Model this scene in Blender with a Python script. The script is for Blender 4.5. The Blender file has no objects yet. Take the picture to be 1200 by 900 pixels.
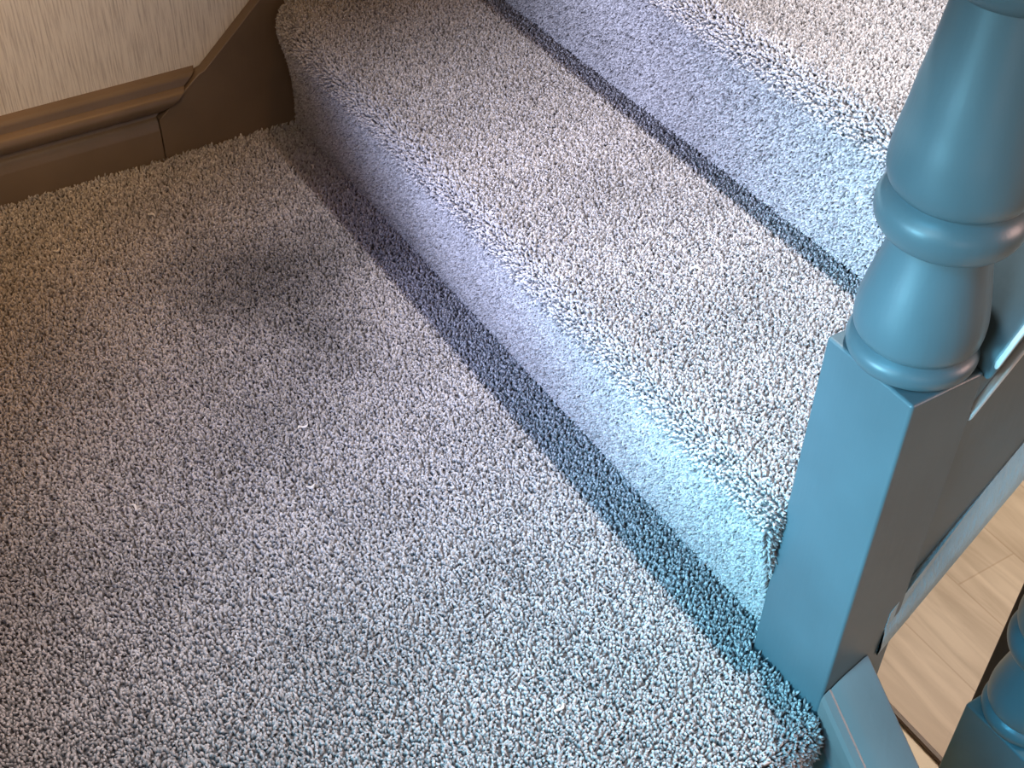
import bpy, bmesh, math
import numpy as np
from mathutils import Matrix, Vector

COL = bpy.context.scene.collection
RNG = np.random.default_rng(7)

# ------------------------------------------------------------------ dimensions (metres)
R, G = 0.195, 0.252            # rise and going of the stairs
OVER = 0.040                   # how far each carpeted nose overhangs its riser
NX0, NX1 = 1.059, 1.150        # newel post block, across
NY0, NY1 = -0.024, 0.050       # newel post block, along the upper flight
AX, AY = 1.1045, 0.0165        # axis of its turning
HB = 0.389                     # top of its square block above the landing
FLOOR = -0.78                  # ground floor, four risers below the landing

# ------------------------------------------------------------------ materials
def new_mat(name):
    m = bpy.data.materials.new(name); m.use_nodes = True
    nt = m.node_tree; b = nt.nodes['Principled BSDF']
    return m, nt, b

def paint(name, col, rough=0.32, bump=0.12, mottle=0.12, coords_scale=(60, 60, 6)):
    m, nt, b = new_mat(name); N, L = nt.nodes, nt.links
    tc = N.new('ShaderNodeTexCoord'); mp = N.new('ShaderNodeMapping')
    mp.inputs['Scale'].default_value = coords_scale
    L.new(tc.outputs['Object'], mp.inputs['Vector'])
    n1 = N.new('ShaderNodeTexNoise'); n1.inputs['Scale'].default_value = 3; n1.inputs['Detail'].default_value = 4
    L.new(mp.outputs['Vector'], n1.inputs['Vector'])
    n2 = N.new('ShaderNodeTexNoise'); n2.inputs['Scale'].default_value = 9; n2.inputs['Detail'].default_value = 3
    L.new(tc.outputs['Object'], n2.inputs['Vector'])
    rp = N.new('ShaderNodeValToRGB')
    rp.color_ramp.elements[0].position = .3; rp.color_ramp.elements[1].position = .7
    rp.color_ramp.elements[0].color = (*[c * (1 - mottle) for c in col], 1)
    rp.color_ramp.elements[1].color = (*[min(1, c * (1 + mottle)) for c in col], 1)
    L.new(n2.outputs['Fac'], rp.inputs['Fac']); L.new(rp.outputs['Color'], b.inputs['Base Color'])
    bp = N.new('ShaderNodeBump'); bp.inputs['Strength'].default_value = bump; bp.inputs['Distance'].default_value = .002
    L.new(n1.outputs['Fac'], bp.inputs['Height']); L.new(bp.outputs['Normal'], b.inputs['Normal'])
    b.inputs['Roughness'].default_value = rough
    return m

def carpet_mat(name='carpet_pile_grey', lo=(.13, .12, .12), hi=(.72, .69, .68)):
    m, nt, b = new_mat(name); N, L = nt.nodes, nt.links
    at = N.new('ShaderNodeAttribute'); at.attribute_name = 'tint'
    rp = N.new('ShaderNodeValToRGB')
    rp.color_ramp.elements[0].position = 0.0; rp.color_ramp.elements[1].position = 1.0
    rp.color_ramp.elements[0].color = (*lo, 1); rp.color_ramp.elements[1].color = (*hi, 1)
    L.new(at.outputs['Fac'], rp.inputs['Fac'])
    # darker round patches in the pile, edges broken by noise
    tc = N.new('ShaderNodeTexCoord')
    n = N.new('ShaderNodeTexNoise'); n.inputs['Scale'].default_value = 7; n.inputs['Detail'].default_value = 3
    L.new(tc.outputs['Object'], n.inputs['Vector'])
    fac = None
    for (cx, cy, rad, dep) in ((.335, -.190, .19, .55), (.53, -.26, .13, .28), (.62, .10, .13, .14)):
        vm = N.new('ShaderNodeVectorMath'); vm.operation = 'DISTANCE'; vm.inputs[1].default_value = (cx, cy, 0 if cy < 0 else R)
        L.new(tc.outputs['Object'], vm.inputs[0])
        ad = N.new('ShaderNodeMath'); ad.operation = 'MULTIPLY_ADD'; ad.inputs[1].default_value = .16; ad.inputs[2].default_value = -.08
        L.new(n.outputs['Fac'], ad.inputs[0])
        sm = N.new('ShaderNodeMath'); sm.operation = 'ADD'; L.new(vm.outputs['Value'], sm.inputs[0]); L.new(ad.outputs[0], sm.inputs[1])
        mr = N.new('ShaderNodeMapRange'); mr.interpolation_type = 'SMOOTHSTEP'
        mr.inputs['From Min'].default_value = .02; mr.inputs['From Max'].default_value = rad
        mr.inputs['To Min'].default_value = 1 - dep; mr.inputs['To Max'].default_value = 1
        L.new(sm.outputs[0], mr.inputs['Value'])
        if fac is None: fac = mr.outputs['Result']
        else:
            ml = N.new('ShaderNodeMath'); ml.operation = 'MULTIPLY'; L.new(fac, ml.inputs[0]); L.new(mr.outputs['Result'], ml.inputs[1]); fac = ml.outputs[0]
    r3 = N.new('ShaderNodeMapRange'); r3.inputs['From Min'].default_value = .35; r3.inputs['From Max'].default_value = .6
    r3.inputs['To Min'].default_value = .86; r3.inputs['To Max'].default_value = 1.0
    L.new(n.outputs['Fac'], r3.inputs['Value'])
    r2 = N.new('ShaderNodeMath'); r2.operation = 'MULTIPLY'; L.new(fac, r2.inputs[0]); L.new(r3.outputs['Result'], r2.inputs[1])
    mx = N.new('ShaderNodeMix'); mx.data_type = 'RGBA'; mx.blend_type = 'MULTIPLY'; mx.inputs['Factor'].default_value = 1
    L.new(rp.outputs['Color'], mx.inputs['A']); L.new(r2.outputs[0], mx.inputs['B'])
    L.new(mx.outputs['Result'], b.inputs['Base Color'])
    b.inputs['Roughness'].default_value = .95; b.inputs['Specular IOR Level'].default_value = .1
    return m

def wallpaper_mat():
    m, nt, b = new_mat('wallpaper_streaked'); N, L = nt.nodes, nt.links
    tc = N.new('ShaderNodeTexCoord'); mp = N.new('ShaderNodeMapping')
    mp.inputs['Scale'].default_value = (1, 420, 16)
    L.new(tc.outputs['Object'], mp.inputs['Vector'])
    n1 = N.new('ShaderNodeTexNoise'); n1.inputs['Scale'].default_value = 1; n1.inputs['Detail'].default_value = 5; n1.inputs['Roughness'].default_value = .65
    L.new(mp.outputs['Vector'], n1.inputs['Vector'])
    rp = N.new('ShaderNodeValToRGB')
    e = rp.color_ramp.elements
    e[0].position = .32; e[0].color = (.52, .46, .41, 1)
    e[1].position = .54; e[1].color = (.86, .80, .72, 1)
    L.new(n1.outputs['Fac'], rp.inputs['Fac']); L.new(rp.outputs['Color'], b.inputs['Base Color'])
    bp = N.new('ShaderNodeBump'); bp.inputs['Strength'].default_value = .5; bp.inputs['Distance'].default_value = .001
    L.new(n1.outputs['Fac'], bp.inputs['Height']); L.new(bp.outputs['Normal'], b.inputs['Normal'])
    b.inputs['Roughness'].default_value = .7
    return m

def laminate_mat():
    m, nt, b = new_mat('oak_laminate'); N, L = nt.nodes, nt.links
    tc = N.new('ShaderNodeTexCoord')
    mp = N.new('ShaderNodeMapping'); mp.inputs['Scale'].default_value = (3, 22, 1)
    L.new(tc.outputs['Object'], mp.inputs['Vector'])
    n1 = N.new('ShaderNodeTexNoise'); n1.inputs['Scale'].default_value = 1.3; n1.inputs['Detail'].default_value = 6; n1.inputs['Distortion'].default_value = .8
    L.new(mp.outputs['Vector'], n1.inputs['Vector'])
    rp = N.new('ShaderNodeValToRGB')
    e = rp.color_ramp.elements
    e[0].position = .3; e[0].color = (.46, .37, .255, 1)
    e[1].position = .65; e[1].color = (.67, .575, .43, 1)
    L.new(n1.outputs['Fac'], rp.inputs['Fac'])
    br = N.new('ShaderNodeTexBrick')
    br.inputs['Scale'].default_value = 1; br.inputs['Brick Width'].default_value = 1.2; br.inputs['Row Height'].default_value = .139; br.offset = .37
    br.inputs['Mortar Size'].default_value = .0022; br.inputs['Mortar Smooth'].default_value = .6
    br.inputs['Color1'].default_value = (1, 1, 1, 1); br.inputs['Color2'].default_value = (.86, .85, .84, 1)
    br.inputs['Mortar'].default_value = (.78, .73, .68, 1)
    L.new(tc.outputs['Object'], br.inputs['Vector'])
    mx = N.new('ShaderNodeMix'); mx.data_type = 'RGBA'; mx.blend_type = 'MULTIPLY'; mx.inputs['Factor'].default_value = 1
    L.new(rp.outputs['Color'], mx.inputs['A']); L.new(br.outputs['Color'], mx.inputs['B'])
    L.new(mx.outputs['Result'], b.inputs['Base Color'])
    b.inputs['Roughness'].default_value = .45
    return m

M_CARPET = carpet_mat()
M_PAINT = paint('blue_grey_gloss_paint', (.088, .138, .158), rough=.4)
M_PAINT_GREY = paint('grey_gloss_paint', (.17, .175, .175), rough=.4)
M_PAINT_DK = paint('teal_gloss_paint', (.13, .28, .32), rough=.3)
M_BEAD = paint('blue_lit_moulding', (.30, .46, .53), rough=.4, bump=.8, mottle=.3, coords_scale=(40, 120, 40))  # blue light on the bottom moulding, tinted into its paint colour
M_BROWN = paint('brown_gloss_paint', (.19, .135, .09), rough=.34)
M_DARK = paint('dark_brown_wood', (.10, .075, .06), rough=.5)
M_PAPER = wallpaper_mat()
M_LAM = laminate_mat()
M_CREAM = paint('cream_floor_vinyl', (.80, .72, .52), rough=.4)
M_STRIP = paint('dark_floor_strip', (.16, .12, .09), rough=.45)
M_HIGHLIGHT = paint('pale_highlight_edge', (.55, .56, .55), rough=.3)  # highlight lines of capping edge and bead, put into the colour
M_LINT = paint('pale_lint', (.85, .80, .74), rough=.9)
M_PLASTER = paint('painted_plaster', (.5, .47, .44), rough=.8)

# ------------------------------------------------------------------ object helpers
def link(o, parent=None):
    COL.objects.link(o)
    if parent is not None:
        o.parent = parent
        o.matrix_parent_inverse = Matrix.Translation(-parent.location)
    return o

def tag(o, label=None, cat=None, group=None, kind=None):
    if label: o['label'] = label
    if cat: o['category'] = cat
    if group: o['group'] = group
    if kind: o['kind'] = kind
    return o

def empty(name, loc, label, cat, group=None):
    o = bpy.data.objects.new(name, None); o.location = loc; o.empty_display_size = .05
    COL.objects.link(o)
    return tag(o, label, cat, group)

def finish(name, bm, mat, parent=None, smooth=True, bevel=0, segs=3, sharp=40):
    bmesh.ops.recalc_face_normals(bm, faces=bm.faces)
    me = bpy.data.meshes.new(name); bm.to_mesh(me); bm.free()
    me.materials.append(mat)
    if smooth:
        me.polygons.foreach_set('use_smooth', [True] * len(me.polygons))
        me.set_sharp_from_angle(angle=math.radians(sharp))
    o = bpy.data.objects.new(name, me)
    if bevel:
        b = o.modifiers.new('edge', 'BEVEL'); b.width = bevel; b.segments = segs; b.limit_method = 'ANGLE'; b.angle_limit = math.radians(35)
        b.harden_normals = True
    return link(o, parent)

def prism(bm, poly, axis, a, b):
    """extrude a 2-D polygon along an axis (0: poly is y,z; 1: poly is x,z; 2: poly is x,y)"""
    def P(q, t):
        return {0: (t, q[0], q[1]), 1: (q[0], t, q[1]), 2: (q[0], q[1], t)}[axis]
    v0 = [bm.verts.new(P(q, a)) for q in poly]; v1 = [bm.verts.new(P(q, b)) for q in poly]
    n = len(poly)
    for i in range(n):
        bm.faces.new((v0[i], v0[(i + 1) % n], v1[(i + 1) % n], v1[i]))
    bm.faces.new(v0[::-1]); bm.faces.new(v1)

def box(bm, x0, x1, y0, y1, z0, z1):
    prism(bm, [(x0, y0), (x1, y0), (x1, y1), (x0, y1)], 2, z0, z1)

def lathe(bm, prof, ax, ay, z0, n=96):
    rings = []
    for z, r in prof:
        rings.append([bm.verts.new((ax + r * math.cos(2 * math.pi * k / n), ay + r * math.sin(2 * math.pi * k / n), z0 + z)) for k in range(n)])
    for a, b in zip(rings, rings[1:]):
        for k in range(n):
            bm.faces.new((a[k], a[(k + 1) % n], b[(k + 1) % n], b[k]))
    bm.faces.new(rings[0][::-1]); bm.faces.new(rings[-1])

def smooth_prof(ctrl, sub=6):
    """Catmull-Rom through the control points"""
    out = []
    P = [ctrl[0]] + list(ctrl) + [ctrl[-1]]
    for i in range(1, len(P) - 2):
        p0, p1, p2, p3 = [np.array(q, float) for q in P[i - 1:i + 3]]
        for s in range(sub):
            t = s / sub
            out.append(tuple(.5 * ((2 * p1) + (-p0 + p2) * t + (2 * p0 - 5 * p1 + 4 * p2 - p3) * t * t + (-p0 + 3 * p1 - 3 * p2 + p3) * t ** 3)))
    out.append(tuple(ctrl[-1])); return out

# ------------------------------------------------------------------ carpet
def pile(P, Nn, s, h, fuzz=None):
    """one bent, blunt yarn end per point: 4-sided, 9 vertices. returns verts, tris, tint"""
    n = len(P)
    ref = np.where(np.abs(Nn[:, 2:3]) > .7, np.array([[1., 0, 0]]), np.array([[0, 0, 1.]]))
    T1 = np.cross(Nn, ref); T1 /= np.linalg.norm(T1, axis=1, keepdims=True)
    T2 = np.cross(Nn, T1)
    phi = RNG.uniform(0, 2 * np.pi, n); ln = RNG.normal(0, .55, n)[:, None] * h
    lean = (np.cos(phi)[:, None] * T1 + np.sin(phi)[:, None] * T2) * ln
    hh = (h * RNG.uniform(.75, 1.15, n))[:, None]
    if fuzz is not None:
        hh = hh * fuzz[:, None]; lean = lean * fuzz[:, None] ** 1.5
    r = (s * RNG.uniform(.40, .62, n))[:, None]; tw = RNG.uniform(0, np.pi, n)
    el = RNG.uniform(.75, 1.35, n)[:, None]
    V = np.empty((n, 9, 3))
    for k in range(4):
        a = tw + k * np.pi / 2
        d = np.cos(a)[:, None] * T1 * el + np.sin(a)[:, None] * T2 / el
        V[:, k] = P - Nn * .002 + d * r * .8
        V[:, 4 + k] = P + Nn * hh * .62 + lean * .55 + d * r
    V[:, 8] = P + Nn * hh + lean
    F = []
    for k in range(4):
        q = (k + 1) % 4
        F += [(k, q, 4 + q), (k, 4 + q, 4 + k), (4 + k, 4 + q, 8)]
    F = np.array(F)[None] + (np.arange(n) * 9)[:, None, None]
    base = np.clip(RNG.normal(.72, .17, n), .15, 1.1); dark = RNG.random(n) < .13; base[dark] *= .5
    t = np.empty((n, 9)); t[:, :4] = (base * .3)[:, None]; t[:, 4:8] = (base * .9)[:, None]; t[:, 8] = base
    return V.reshape(-1, 3), F.reshape(-1, 3), t.ravel()

def carpet_mesh(name, V, F, T, parent=None, mat=M_CARPET):
    me = bpy.data.meshes.new(name)
    me.vertices.add(len(V)); me.vertices.foreach_set('co', np.ascontiguousarray(V, dtype=np.float32).ravel())
    me.loops.add(F.size); me.loops.foreach_set('vertex_index', F.astype(np.int32).ravel())
    me.polygons.add(len(F)); me.polygons.foreach_set('loop_start', np.arange(0, F.size, 3, dtype=np.int32))
    me.update(calc_edges=True)
    me.polygons.foreach_set('use_smooth', np.ones(len(F), dtype=bool))
    at = me.attributes.new('tint', 'FLOAT', 'POINT'); at.data.foreach_set('value', T.astype(np.float32))
    me.materials.append(mat); me.validate()
    return link(bpy.data.objects.new(name, me), parent)

def solid(bm):
    bmesh.ops.recalc_face_normals(bm, faces=bm.faces); bmesh.ops.triangulate(bm, faces=bm.faces)
    bm.verts.index_update()
    V = np.array([v.co[:] for v in bm.verts]); F = np.array([[v.index for v in f.verts] for f in bm.faces]); bm.free()
    return V, F

def merge(parts):
    Vs, Fs, Ts, k = [], [], [], 0
    for V, F, T in parts:
        Vs.append(V); Fs.append(F + k); Ts.append(T); k += len(V)
    return np.concatenate(Vs), np.concatenate(Fs), np.concatenate(Ts)

def step_profile(zbot=0.0):
    r = .027
    pts = [(0.0, zbot), (0.0, .004)]
    ztop = R - r
    pts += [(-OVER * t, .004 + (ztop - .004) * t) for t in np.linspace(.08, 1, 12)]
    pts += [(-OVER + r - r * math.cos(a), ztop + r * math.sin(a)) for a in np.linspace(.12, math.pi / 2, 12)]
    pts += [(y, R) for y in np.linspace(-OVER + r + .01, G, 12)]
    return np.array(pts)

def make_step(name, O, ux, uy, width, wtail, label, s=.0028, h=.0050, ease=True, first=0.0, group=None):
    """carpeted step: O = foot of its riser, ux across, uy = going direction"""
    O = np.array(O, float); ux = np.array(ux, float); uy = np.array(uy, float); uz = np.array([0, 0, 1.])
    pr = step_profile()
    seg = np.linalg.norm(np.diff(pr, axis=0), axis=1); L = np.concatenate([[0], np.cumsum(seg)])
    def at(x, l):
        y = np.interp(l, L, pr[:, 0]); z = np.interp(l, L, pr[:, 1])
        if ease:                                   # the nose is tucked back where the step meets the wall
            k = 1 - .85 * np.exp(-x / .035)
            w = np.clip((.06 - y) / .06, 0, 1)
            y = y + OVER * (1 - k) * w * np.clip(z / .12, 0, 1)
        return y, z
    def world(x, y, z): return O + x[:, None] * ux + y[:, None] * uy + z[:, None] * uz
    # body
    bm = bmesh.new(); xs = np.concatenate([np.linspace(first, .2, 9), np.linspace(.3, width, 8)])
    rows = []
    for x in xs:
        y, z = at(np.full(len(L), x), L); z = z - 0.001
        p = world(np.full(len(L), x), y, z); rows.append([bm.verts.new(q) for q in p] + [bm.verts.new(O + x * ux + G * uy + (R - .10) * uz)])
    for a, b in zip(rows, rows[1:]):
        n = len(a)
        for i in range(n): bm.faces.new((a[i], a[(i + 1) % n], b[(i + 1) % n], b[i]))
    bm.faces.new(rows[0]); bm.faces.new(rows[-1][::-1])
    V, F = solid(bm); parts = [(V, F, np.full(len(V), .05))]
    # pile
    nx, nl = int(width / s), int(L[-1] / s)
    gx, gl = np.meshgrid(np.arange(nx), np.arange(nl))
    x = first + (gx.ravel() + RNG.uniform(-.45, .45, gx.size) + .5) * (width - first) / nx
    l = np.clip((gl.ravel() + RNG.uniform(-.45, .45, gx.size) + .5) * L[-1] / nl, 0, L[-1] - .001)
    e = .0008
    y, z = at(x, l); y2, z2 = at(x, l + e); y0, z0 = at(x, l - e)
    t = np.stack([y2 - y0, z2 - z0], 1); t /= np.linalg.norm(t, axis=1, keepdims=True) + 1e-12
    N = (-t[:, 1:2]) * uy + t[:, 0:1] * uz
    keep = (l > .003) & (l < L[-1] - .003)
    fz = 1 + 1.0 * np.exp(-np.abs(x - width) / .004) * RNG.random(len(x))
    parts.append(pile(world(x, y, z)[keep], N[keep], s, h, fz[keep]))
    # pile on the end of the nose that stands proud of the newel post
    if wtail > width:
        m = 260; i = RNG.integers(14, 22, m); f = RNG.uniform(.0, 1, m)
        l_ = RNG.uniform(L[8], L[26], m); yy, zz = at(np.full(m, width), l_)
        cy, cz = -OVER + .024, R - .03
        yy = cy + (yy - cy) * np.sqrt(f); zz = np.where(zz > cz, cz + (zz - cz) * np.sqrt(f), zz)
        k = yy < NY0 + .001
        parts.append(pile(world(np.full(m, width), yy, zz)[k], np.tile(ux, (k.sum(), 1)), s, h * .8, 1 + .8 * RNG.random(k.sum()) ** 2))
    # tail behind the newel post
    if wtail > width:
        bm = bmesh.new(); y0_ = .060
        p = [O + width * ux + y0_ * uy, O + wtail * ux + y0_ * uy, O + wtail * ux + G * uy, O + width * ux + G * uy]
        lo = [bm.verts.new(q) for q in p]; hi = [bm.verts.new(q + uz * R) for q in p]
        for v in (lo[2], lo[3]): v.co.z += R - .10
        for v in (lo[0], lo[1]): v.co.z += .02
        for i in range(4): bm.faces.new((lo[i], lo[(i + 1) % 4], hi[(i + 1) % 4], hi[i]))
        bm.faces.new(lo[::-1]); bm.faces.new(hi)
        V, F = solid(bm); parts.append((V, F, np.full(len(V), .3)))
    o = carpet_mesh(name, *merge(parts))
    return tag(o, label, 'step', group)

# upper flight
make_step('carpeted_step', (0, 0, 0), (1, 0, 0), (0, 1, 0), NX0 - .0008, 1.084,
          'lowest grey carpeted step of the upper flight, rising directly from the landing', group='steps of the upper flight')
make_step('carpeted_step', (0, G, R), (1, 0, 0), (0, 1, 0), 1.084, 0,
          'second grey carpeted step up from the landing, behind the turned bulb of the newel post', group='steps of the upper flight', ease=True)
make_step('carpeted_step', (0, 2 * G, 2 * R), (1, 0, 0), (0, 1, 0), 1.084, 0,
          'third grey carpeted step up, its foot just in the top right corner of the stairs', group='steps of the upper flight', s=.0045)

# landing
LX = 1.150
def make_landing():
    s, h = .0030, .0056
    y0 = -1.0
    def in_plan(x, y):
        return (y < -.0005) & ((x < NX0 - .001) | (y < NY0 - .003)) & ~((x > LX) & (y > -.045) & ((x - LX) ** 2 + (y + .045) ** 2 > .019 ** 2))
    bm = bmesh.new()
    box(bm, 0.0, NX0 - .001, y0, -.0005, -.05, -.001)
    V1, F1 = solid(bm)
    bm = bmesh.new()
    nose = [(NX0 - .001, -.05)] + [(LX, -.05)] + [(LX + .018 * math.cos(a), -.0255 + .0245 * math.sin(a)) for a in np.linspace(-math.pi / 2, math.pi / 2, 12)] + [(NX0 - .001, -.001)]
    prism(bm, nose, 1, y0, -.040)
    box(bm, NX0 - .001, LX, -.041, NY0 - .001, -.05, -.0012)
    V2, F2 = solid(bm)
    parts = [(V1, F1, np.full(len(V1), .05)), (V2, F2, np.full(len(V2), .05))]
    nx, ny = int(LX / s), int(-y0 / s)
    gx, gy = np.meshgrid(np.arange(nx), np.arange(ny))
    x = (gx.ravel() + RNG.uniform(.05, .95, gx.size)) * LX / nx
    y = y0 + (gy.ravel() + RNG.uniform(.05, .95, gx.size)) * (-y0) / ny
    k = in_plan(x, y); x, y = x[k], y[k]
    P = np.stack([x, y, np.full(len(x), 0.0)], 1); N = np.tile([0, 0, 1.], (len(x), 1))
    edge = np.exp(-x / .004) + np.exp(-np.abs(y - (NY0 - .003)) / .003) * (x > NX0)
    fz = 1 + .9 * np.clip(edge, 0, 1) * RNG.random(len(x))
    parts.append(pile(P, N, s, h, fz))
    # pile wrapped round the front nose of the landing
    m = int(.075 / s); gy2, ga = np.meshgrid(np.arange(ny), np.arange(m))
    yy = y0 + (gy2.ravel() + RNG.uniform(0, 1, gy2.size)) * (-y0 - .026) / ny
    a = math.pi / 2 - (ga.ravel() + RNG.uniform(0, 1, gy2.size)) / m * math.pi
    rr = .020
    tuck = np.clip((yy + .045) / .019, 0, 1); rx = rr * np.sqrt(np.clip(1 - tuck ** 2, 0, 1))
    P = np.stack([LX + rx * np.cos(a), yy, -.0255 + .0255 * np.sin(a)], 1)
    N = np.stack([np.cos(a), np.zeros_like(a), np.sin(a)], 1)
    parts.append(pile(P, N, s, h, 1 + .5 * RNG.random(len(yy)) ** 3))
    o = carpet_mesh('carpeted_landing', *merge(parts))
    return tag(o, 'flat grey-brown carpeted landing filling the lower left, in front of the stairs', 'landing')
make_landing()

# lower flight, going down towards +x from the landing
for i in range(2):
    bmx = LX + .01 + G * (i + 1)
    make_step('carpeted_step', (bmx, -1.0, -R * (i + 2)), (0, 1, 0), (-1, 0, 0), .965, 0,
              ['grey carpeted step just below the landing nose, beside the blue lower stringer',
               'grey carpeted step two below the landing, down the lower flight'][i], s=.007, h=.007, ease=False, group='steps of the lower flight')
bm = bmesh.new(); box(bm, LX - .03, LX + .0085, -1.0, -.03, -.28, -.052)
tag(finish('landing_riser', bm, M_CARPET, smooth=False), 'carpet-covered riser under the front nose of the landing', 'riser')

# ------------------------------------------------------------------ wall, skirting, wall string
bm = bmesh.new(); prism(bm, [(-1.6, FLOOR), (2.2, FLOOR), (2.2, 2.4), (-1.6, 2.4)], 0, -.12, -.020)
tag(finish('wall_left', bm, M_PAPER, smooth=False), kind='structure')

sk = [(-.020, -.01), (.0012, -.01), (.0012, .047), (.0008, .050)] + smooth_prof([(-.0015, .056), (-.0035, .063), (-.0075, .066)], 5) + \
     smooth_prof([(-.0085, .0705), (-.004, .0735), (.002, .079), (.0065, .086), (.0075, .092), (.005, .098), (-.001, .1015)], 5) + \
     smooth_prof([(-.0045, .1025), (-.0055, .108), (-.0065, .113), (-.010, .117)], 4) + [(-.020, .120)]
def sk_end(z): return -.2005 if z < .066 else -.2005 + (z - .066) / (.120 - .066) * .066
bm = bmesh.new()
a = [bm.verts.new((x, -1.3, z)) for x, z in sk]; b = [bm.verts.new((x, sk_end(z), z)) for x, z in sk]
n = len(sk)
for i in range(n): bm.faces.new((a[i], a[(i + 1) % n], b[(i + 1) % n], b[i]))
bm.faces.new(a[::-1])
back = [bm.verts.new((-.0198, sk_end(z), z)) for x, z in sk]
for i in range(1, n - 2): bm.faces.new((b[i], b[i + 1], back[i + 1], back[i]))
tag(finish('baseboard_left', bm, M_BROWN, sharp=25), kind='structure')

sl = R / G
top = [(-.1985, -.01), (-.1985, .064), (-.134, .1165), (-.126, .119), (-.036, .2005), (.05, .285), (1.2, .285 + 1.15 * sl)]
bot = [(1.2, .285 + 1.15 * sl - .36), (.02, -.01)]
bm = bmesh.new(); prism(bm, top + bot, 0, -.0195, -.0005)
tag(finish('trim_1', bm, M_BROWN, bevel=.0015), kind='structure')

# ------------------------------------------------------------------ newel posts
RING1 = smooth_prof([(0, .040), (.002, .0455), (.007, .0485), (.013, .0490), (.018, .0465), (.0225, .0410)])
VASE = [(.0215, .0395)] + smooth_prof([(.0225, .0440), (.028, .0470), (.038, .0478), (.050, .0468), (.070, .0430), (.088, .0390), (.102, .0362), (.115, .0345)])
RING2 = smooth_prof([(.1115, .0350), (.113, .0430), (.119, .0492), (.128, .0525), (.137, .0522), (.144, .0485), (.149, .0430)])
BULB = [(.148, .0400)] + smooth_prof([(.149, .0440), (.154, .0485), (.165, .0512), (.185, .0500), (.205, .0470), (.225, .0445), (.250, .0408), (.292, .0355)])
RING3 = smooth_prof([(.290, .0345), (.292, .0385), (.298, .0425), (.306, .0425), (.313, .0385), (.316, .0345)])
NECK = smooth_prof([(.314, .033), (.322, .028), (.330, .0265), (.42, .030), (.52, .037), (.57, .040), (.60, .036)])
def newel(loc, sx, sy, hb, zfoot, mat, label, bmat=None, full=True, yo=0):
    t = empty('newel_post', (loc[0], loc[1], zfoot), label, 'newel post')
    x, y, z = loc
    bm = bmesh.new(); box(bm, x - sx / 2, x + sx / 2, y - sy / 2 + yo, y + sy / 2 + yo, zfoot, z)
    finish('base_block', bm, bmat or mat, t, bevel=.0028, segs=3)
    turned = [('collar_ring', RING1), ('turned_vase', VASE), ('collar_ring', RING2), ('turned_bulb', BULB), ('collar_ring', RING3), ('turned_shaft', NECK)]
    if not full:
        turned = turned[:5] + [('ball_cap', smooth_prof([(.314, .028), (.318, .034), (.332, .040), (.350, .036), (.362, .018), (.365, .001)]))]
    for nm, pf in turned:
        bm = bmesh.new(); lathe(bm, pf, x, y, z); finish(nm, bm, mat, t, sharp=50)
    if full:
        bm = bmesh.new(); box(bm, x - sx / 2, x + sx / 2, y - sy / 2, y + sy / 2, z + .60, z + .78); finish('top_block', bm, mat, t, bevel=.004)
        bm = bmesh.new(); lathe(bm, smooth_prof([(.78, .02), (.79, .03), (.81, .042), (.835, .045), (.86, .035), (.873, .012), (.875, .001)]), x, y, z); finish('ball_cap', bm, mat, t)
    return t
newel((AX, AY, HB), NX1 - NX0, NY1 - NY0, HB, -.42, M_PAINT,
      'large blue-grey painted newel post with turned rings, standing at the foot of the upper flight', yo=(NY0 + NY1) / 2 - AY)
newel((1.1345 + .0445, .262 + .0445, -.2195), .089, .089, .4, FLOOR, M_PAINT_DK,
      'dark teal turned newel post cut off by the bottom right corner, on the floor below', full=False)
bm = bmesh.new(); box(bm, 1.0915, 1.20, .358, .43, FLOOR, .02)
tag(finish('understair_post', bm, M_DARK, bevel=.003), 'plain dark brown upright board just behind the teal newel post at bottom right', 'post')

# ------------------------------------------------------------------ stringers
# upper flight, outer stringer: rises from the back of the newel post (it sweeps up steeply at the post)
t = empty('upper_stringer', (1.12, .055, .10), 'painted outer stringer with moulded capping, running up to the right behind the newel post', 'stringer')
def ramp(pts_lo, slope_after, y_to):      # extend a rising line along the flight
    (y1, z1), (y2, z2) = pts_lo
    return pts_lo + [(y_to, z2 + (y_to - y2) * slope_after)]
def line_at(y, p, q): return p[1] + (y - p[0]) * (q[1] - p[1]) / (q[0] - p[0])
Y0, Y1, Y2 = .0505, .20, 1.1
cap_p, cap_q = (.0335, .3777), (.0679, .4288)
bead_p, bead_q = (.0372, .3234), (.0892, .3927)
st_p, st_q = (.023, .1388), (.1323, .2814)
sb_p, sb_q = (.0346, .0523), (.1588, .2162)
def pts(p, q, dz=0, tail=1.0): 
    z1 = line_at(Y1, p, q)
    return [(Y0, line_at(Y0, p, q) + dz), (Y1, z1 + dz), (Y2, z1 + dz + (Y2 - Y1) * tail)]
upper = pts(bead_p, bead_q); lower = pts(sb_p, sb_q)
bm = bmesh.new(); prism(bm, pts(bead_p, bead_q, .012) + lower[::-1], 0, 1.086, 1.144)
finish('stringer_board', bm, M_PAINT, t, bevel=.0015)
capT = pts(cap_p, cap_q); 
bm = bmesh.new(); prism(bm, capT + pts(cap_p, cap_q, -.022)[::-1], 0, 1.070, 1.156); finish('capping', bm, M_PAINT, t, bevel=.004, segs=4)
bm = bmesh.new(); prism(bm, pts(cap_p, cap_q, -.0005) + pts(cap_p, cap_q, -.0075)[::-1], 0, 1.1535, 1.1585); finish('added_capping_highlight', bm, M_HIGHLIGHT, t, bevel=.0022, segs=3)  # thin bar added to carry the painted highlight
bm = bmesh.new(); prism(bm, pts(cap_p, cap_q, -.020) + pts(bead_p, bead_q, .004)[::-1], 0, 1.080, 1.146); finish('cove', bm, M_PAINT, t, bevel=.002)
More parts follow.
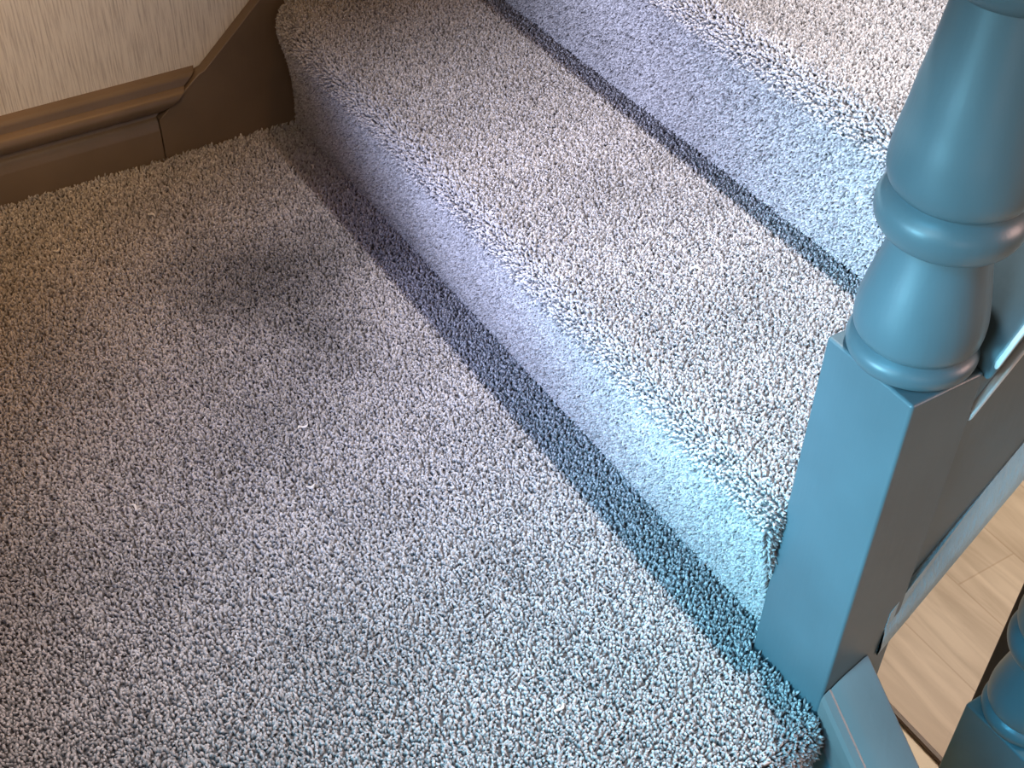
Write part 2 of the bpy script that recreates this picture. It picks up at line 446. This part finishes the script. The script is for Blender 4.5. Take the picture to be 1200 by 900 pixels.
bm = bmesh.new(); prism(bm, pts(bead_p, bead_q, .003) + pts(bead_p, bead_q, -.004)[::-1], 0, 1.143, 1.1515); finish('bead', bm, M_HIGHLIGHT, t, bevel=.004, segs=4)
# bottom moulding: its outer face slopes out to the lower edge
bm = bmesh.new()
A = pts(st_p, st_q); B = pts(sb_p, sb_q)
A[0] = (.036, line_at(.036, st_p, st_q)); B[0] = (.0346, .0523)
prof = [(1.140, .42), (1.1450, .42), (1.1475, .52), (1.1515, .72), (1.1530, .9), (1.1520, 1.0), (1.140, 1.0)]
rows = []
for (ya, za), (yb, zb) in zip(A, B):
    rows.append([bm.verts.new((x if x > 1.141 or ya > Y0 else max(x, 1.1505), ya + (yb - ya) * f, za + (zb - za) * f)) for x, f in prof])
for r0, r1 in zip(rows, rows[1:]):
    for i in range(len(prof)): bm.faces.new((r0[i], r0[(i + 1) % len(prof)], r1[(i + 1) % len(prof)], r1[i]))
bm.faces.new(rows[0]); bm.faces.new(rows[-1][::-1])
finish('bottom_moulding', bm, M_BEAD, t, sharp=60)

# balusters standing on the capping
def cap_z(y): return line_at(y, cap_p, cap_q) if y < Y1 else line_at(Y1, cap_p, cap_q) + (y - Y1)
def baluster(y, label, group='turned stair balusters'):
    x = 1.112; z = cap_z(y)
    t = empty('baluster', (x, y, z), label, 'baluster', group)
    w = .019
    bm = bmesh.new()
    prism(bm, [(y - w, cap_z(y - w) - .001), (y + w, cap_z(y + w) - .001), (y + w, z + .13), (y - w, z + .13)], 0, x - w, x + w)
    finish('base_block', bm, M_PAINT_DK, t, bevel=.002)
    bm = bmesh.new(); lathe(bm, smooth_prof([(.13, .012), (.137, .018), (.145, .018), (.152, .012), (.17, .017), (.20, .019), (.30, .012), (.45, .015), (.60, .012), (.61, .012)]), x, y, z, 40)
    finish('turned_spindle', bm, M_PAINT_DK, t)
baluster(.125, 'dark teal baluster base glimpsed at the right edge, just behind the newel post')

# lower flight stringer, butting the newel post and sloping down towards +x
t = empty('lower_stringer', (1.17, 0, -.05), 'blue-grey moulded lower stringer sloping down from the foot of the newel post', 'stringer')
sec = [(-.024, -.115), (-.024, .002), (-.0255, .010), (-.0255, .026), (-.0235, .032), (-.018, .0365), (-.016, .0362), (-.0148, .0374), (-.009, .0425), (-.004, .0462),
       (.018, .0590), (.022, .0600), (.024, .057), (.024, -.115)]
sec = [(y, z) for y, z in sec]
def string_run(x0, x1, sl, sec):
    bm = bmesh.new()
    a = [bm.verts.new((x0, y, z)) for y, z in sec]; b = [bm.verts.new((x1, y, z - (x1 - x0) * sl)) for y, z in sec]
    n = len(sec)
    for i in range(n): bm.faces.new((a[i], a[(i + 1) % n], b[(i + 1) % n], b[i]))
    bm.faces.new(a[::-1]); bm.faces.new(b); return bm
finish('capping', string_run(NX1 + .0008, 1.95, sl, [q if q[1] > -.1 else (q[0], -.02) for q in sec]), M_PAINT_GREY, t, sharp=22)
finish('stringer_board', string_run(NX1 + .0008, 1.95, sl, [(-.020, -.20), (-.020, -.0202), (.020, -.0202), (.020, -.20)]), M_PAINT_DK, t, smooth=False)

# ------------------------------------------------------------------ ground floor
bm = bmesh.new(); prism(bm, [(-.02, .560), (3.2, .560), (3.2, 3.4), (-.02, 3.4)], 2, FLOOR - .05, FLOOR)
tag(finish('floor', bm, M_LAM, smooth=False), kind='structure')
bm = bmesh.new(); prism(bm, [(-.02, -2.4), (3.2, -2.4), (3.2, .549), (-.02, .549)], 2, FLOOR - .05, FLOOR - .004)
tag(finish('floor', bm, M_CREAM, smooth=False), kind='structure')
bm = bmesh.new(); prism(bm, [(.549, FLOOR - .05), (.549, FLOOR + .001), (.551, FLOOR + .003), (.558, FLOOR + .003), (.560, FLOOR + .001), (.560, FLOOR - .05)], 0, -.02, 3.2)
tag(finish('trim_2', bm, M_STRIP), kind='structure')

# ------------------------------------------------------------------ lint on the carpet
def lint(x, y, z, L, ang, label):
    bm = bmesh.new(); n = 9; prev = None; rings = []
    ph = RNG.uniform(0, 6)
    for i in range(n):
        u = i / (n - 1) - .5
        cx = x + L * u * math.cos(ang) + .18 * L * math.sin(6 * u + ph) * -math.sin(ang)
        cy = y + L * u * math.sin(ang) + .18 * L * math.sin(6 * u + ph) * math.cos(ang)
        cz = z + .0065 + .0012 * math.cos(7 * u + ph); r = .0013 * (1.05 - abs(2 * u) ** 2) + .0003
        rings.append([bm.verts.new((cx - math.sin(ang) * r * math.cos(k * math.pi / 3), cy + math.cos(ang) * r * math.cos(k * math.pi / 3), cz + r * math.sin(k * math.pi / 3))) for k in range(6)])
    for a, b in zip(rings, rings[1:]):
        for k in range(6): bm.faces.new((a[k], a[(k + 1) % 6], b[(k + 1) % 6], b[k]))
    bm.faces.new(rings[0][::-1]); bm.faces.new(rings[-1])
    tag(finish('lint_fleck', bm, M_LINT), label, 'lint', 'pale lint flecks on the carpet')
lint(.7602, .1095, R, .013, .9, 'pale lint fleck alone in the middle of the lowest step tread')
lint(.1214, -.0335, 0, .010, -.8, 'pale lint fleck at the edge of the shadow under the lowest step, near the wall')
lint(.5785, -.2665, 0, .013, 1.8, 'pale lint fleck near the centre of the landing, farther from the camera')
lint(.5993, -.4651, 0, .012, .5, 'pale lint fleck on the left part of the landing, nearest the camera')
lint(.1193, -.2655, 0, .012, .3, 'pale lint fleck on the landing close to the end of the moulded skirting')
lint(.1335, -.3952, 0, .010, 1.9, 'pale lint fleck on the landing at the far left, below the skirting')
lint(.664, -.2974, 0, .010, 1.6, 'small pale lint fleck just right of the central one on the landing')
lint(1.0261, -.224, 0, .014, 2.2, 'pale lint fleck on the landing near its front nose at the bottom')

# ------------------------------------------------------------------ lights
def light(kind, loc, power, col, target=None, **kw):
    d = bpy.data.lights.new('light', kind); d.energy = power; d.color = col
    for k, v in kw.items(): setattr(d, k, v)
    o = bpy.data.objects.new('light', d); o.location = loc; COL.objects.link(o)
    if target is not None: o.rotation_euler = (Vector(target) - Vector(loc)).to_track_quat('-Z', 'Y').to_euler()
    return o
light('SPOT', (.88, .10, 1.78), 152, (1, .95, .97), (1.10, .20, 0), shadow_soft_size=.03, spot_size=math.radians(72), spot_blend=1.0)      # lamp over the stairs
light('SPOT', (1.08, -1.50, .55), 195, (.28, .74, .96), (1.14, 0, .24), shadow_soft_size=.15, spot_size=math.radians(36), spot_blend=1)     # cool daylight from the lower hall
light('SPOT', (.78, -1.50, .50), 215, (.60, .68, 1.0), (.68, 0, .33), shadow_soft_size=.15, spot_size=math.radians(36), spot_blend=1)
light('SPOT', (1.25, -1.20, 1.50), 112, (.10, .58, .95), (1.15, -.03, 0), shadow_soft_size=.25, spot_size=math.radians(37), spot_blend=1)  # added blue fill for the shaded band under the lowest nose
light('SPOT', (.95, -1.30, 1.40), 50, (.30, .42, 1.0), (.62, 0, 0), shadow_soft_size=.25, spot_size=math.radians(29), spot_blend=1)  # second added blue fill, for the middle of that band
light('SPOT', (.20, -.80, 1.7), 25, (1, .46, .10), (.20, -.66, 0), shadow_soft_size=.2, spot_size=math.radians(46), spot_blend=1)  # added amber fill that browns the left of the landing
light('SPOT', (.95, -.75, 1.15), 30, (1, .76, .52), (0, -.42, .30), shadow_soft_size=.2, spot_size=math.radians(30), spot_blend=1)  # added warm fill to brighten the wallpaper and skirting
light('AREA', (.50, .06, 1.7), 2.4, (1, .50, .18), (.05, -.2, 0), size=.12)                                                               # added warm fill from the wall side, source unseen
light('SPOT', (1.50, -1.35, 1.15), 48, (.62, .88, 1.0), (1.13, 0, .60), shadow_soft_size=.2, spot_size=math.radians(24), spot_blend=1)  # added cool fill to brighten the turned part of the newel
light('AREA', (2.3, 1.4, .75), 21, (1, .64, .56), (1.1, .1, .1), size=.5)                                                                  # added warm fill for the newel side, stringer and laminate
light('AREA', (.55, 1.3, .15), 5.5, (1, .93, .80), (.8, .9, FLOOR), size=.4)  # added fill hidden under the flight, brightens the laminate
light('AREA', (1.75, -.35, .55), .7, (1, .80, .74), (1.2, .3, -.3), size=.3)
w = bpy.data.worlds.new('world'); bpy.context.scene.world = w; w.use_nodes = True
w.node_tree.nodes['Background'].inputs['Color'].default_value = (.80, .60, .40, 1)
w.node_tree.nodes['Background'].inputs['Strength'].default_value = .15

# ------------------------------------------------------------------ camera
Mr = [[0.52923047, 0.84813196, 0.02423416], [0.58480439, -0.3439235, -0.73465669], [-0.61475112, 0.40297495, -0.67800608]]
cd = bpy.data.cameras.new('camera'); cam = bpy.data.objects.new('camera', cd); COL.objects.link(cam)
rt, dn, fw = [Vector(v) for v in Mr]
m3 = Matrix((rt, -dn, -fw)).transposed()
cam.matrix_world = Matrix.Translation((1.58035798, -0.65008277, 1.04745171)) @ m3.to_4x4()
cd.sensor_width = 36; cd.lens = 1575.07 / 1200 * 36; cd.clip_start = .02
bpy.context.scene.camera = cam
bpy.context.scene.view_settings.view_transform = 'Standard'
bpy.context.scene.view_settings.look = 'None'
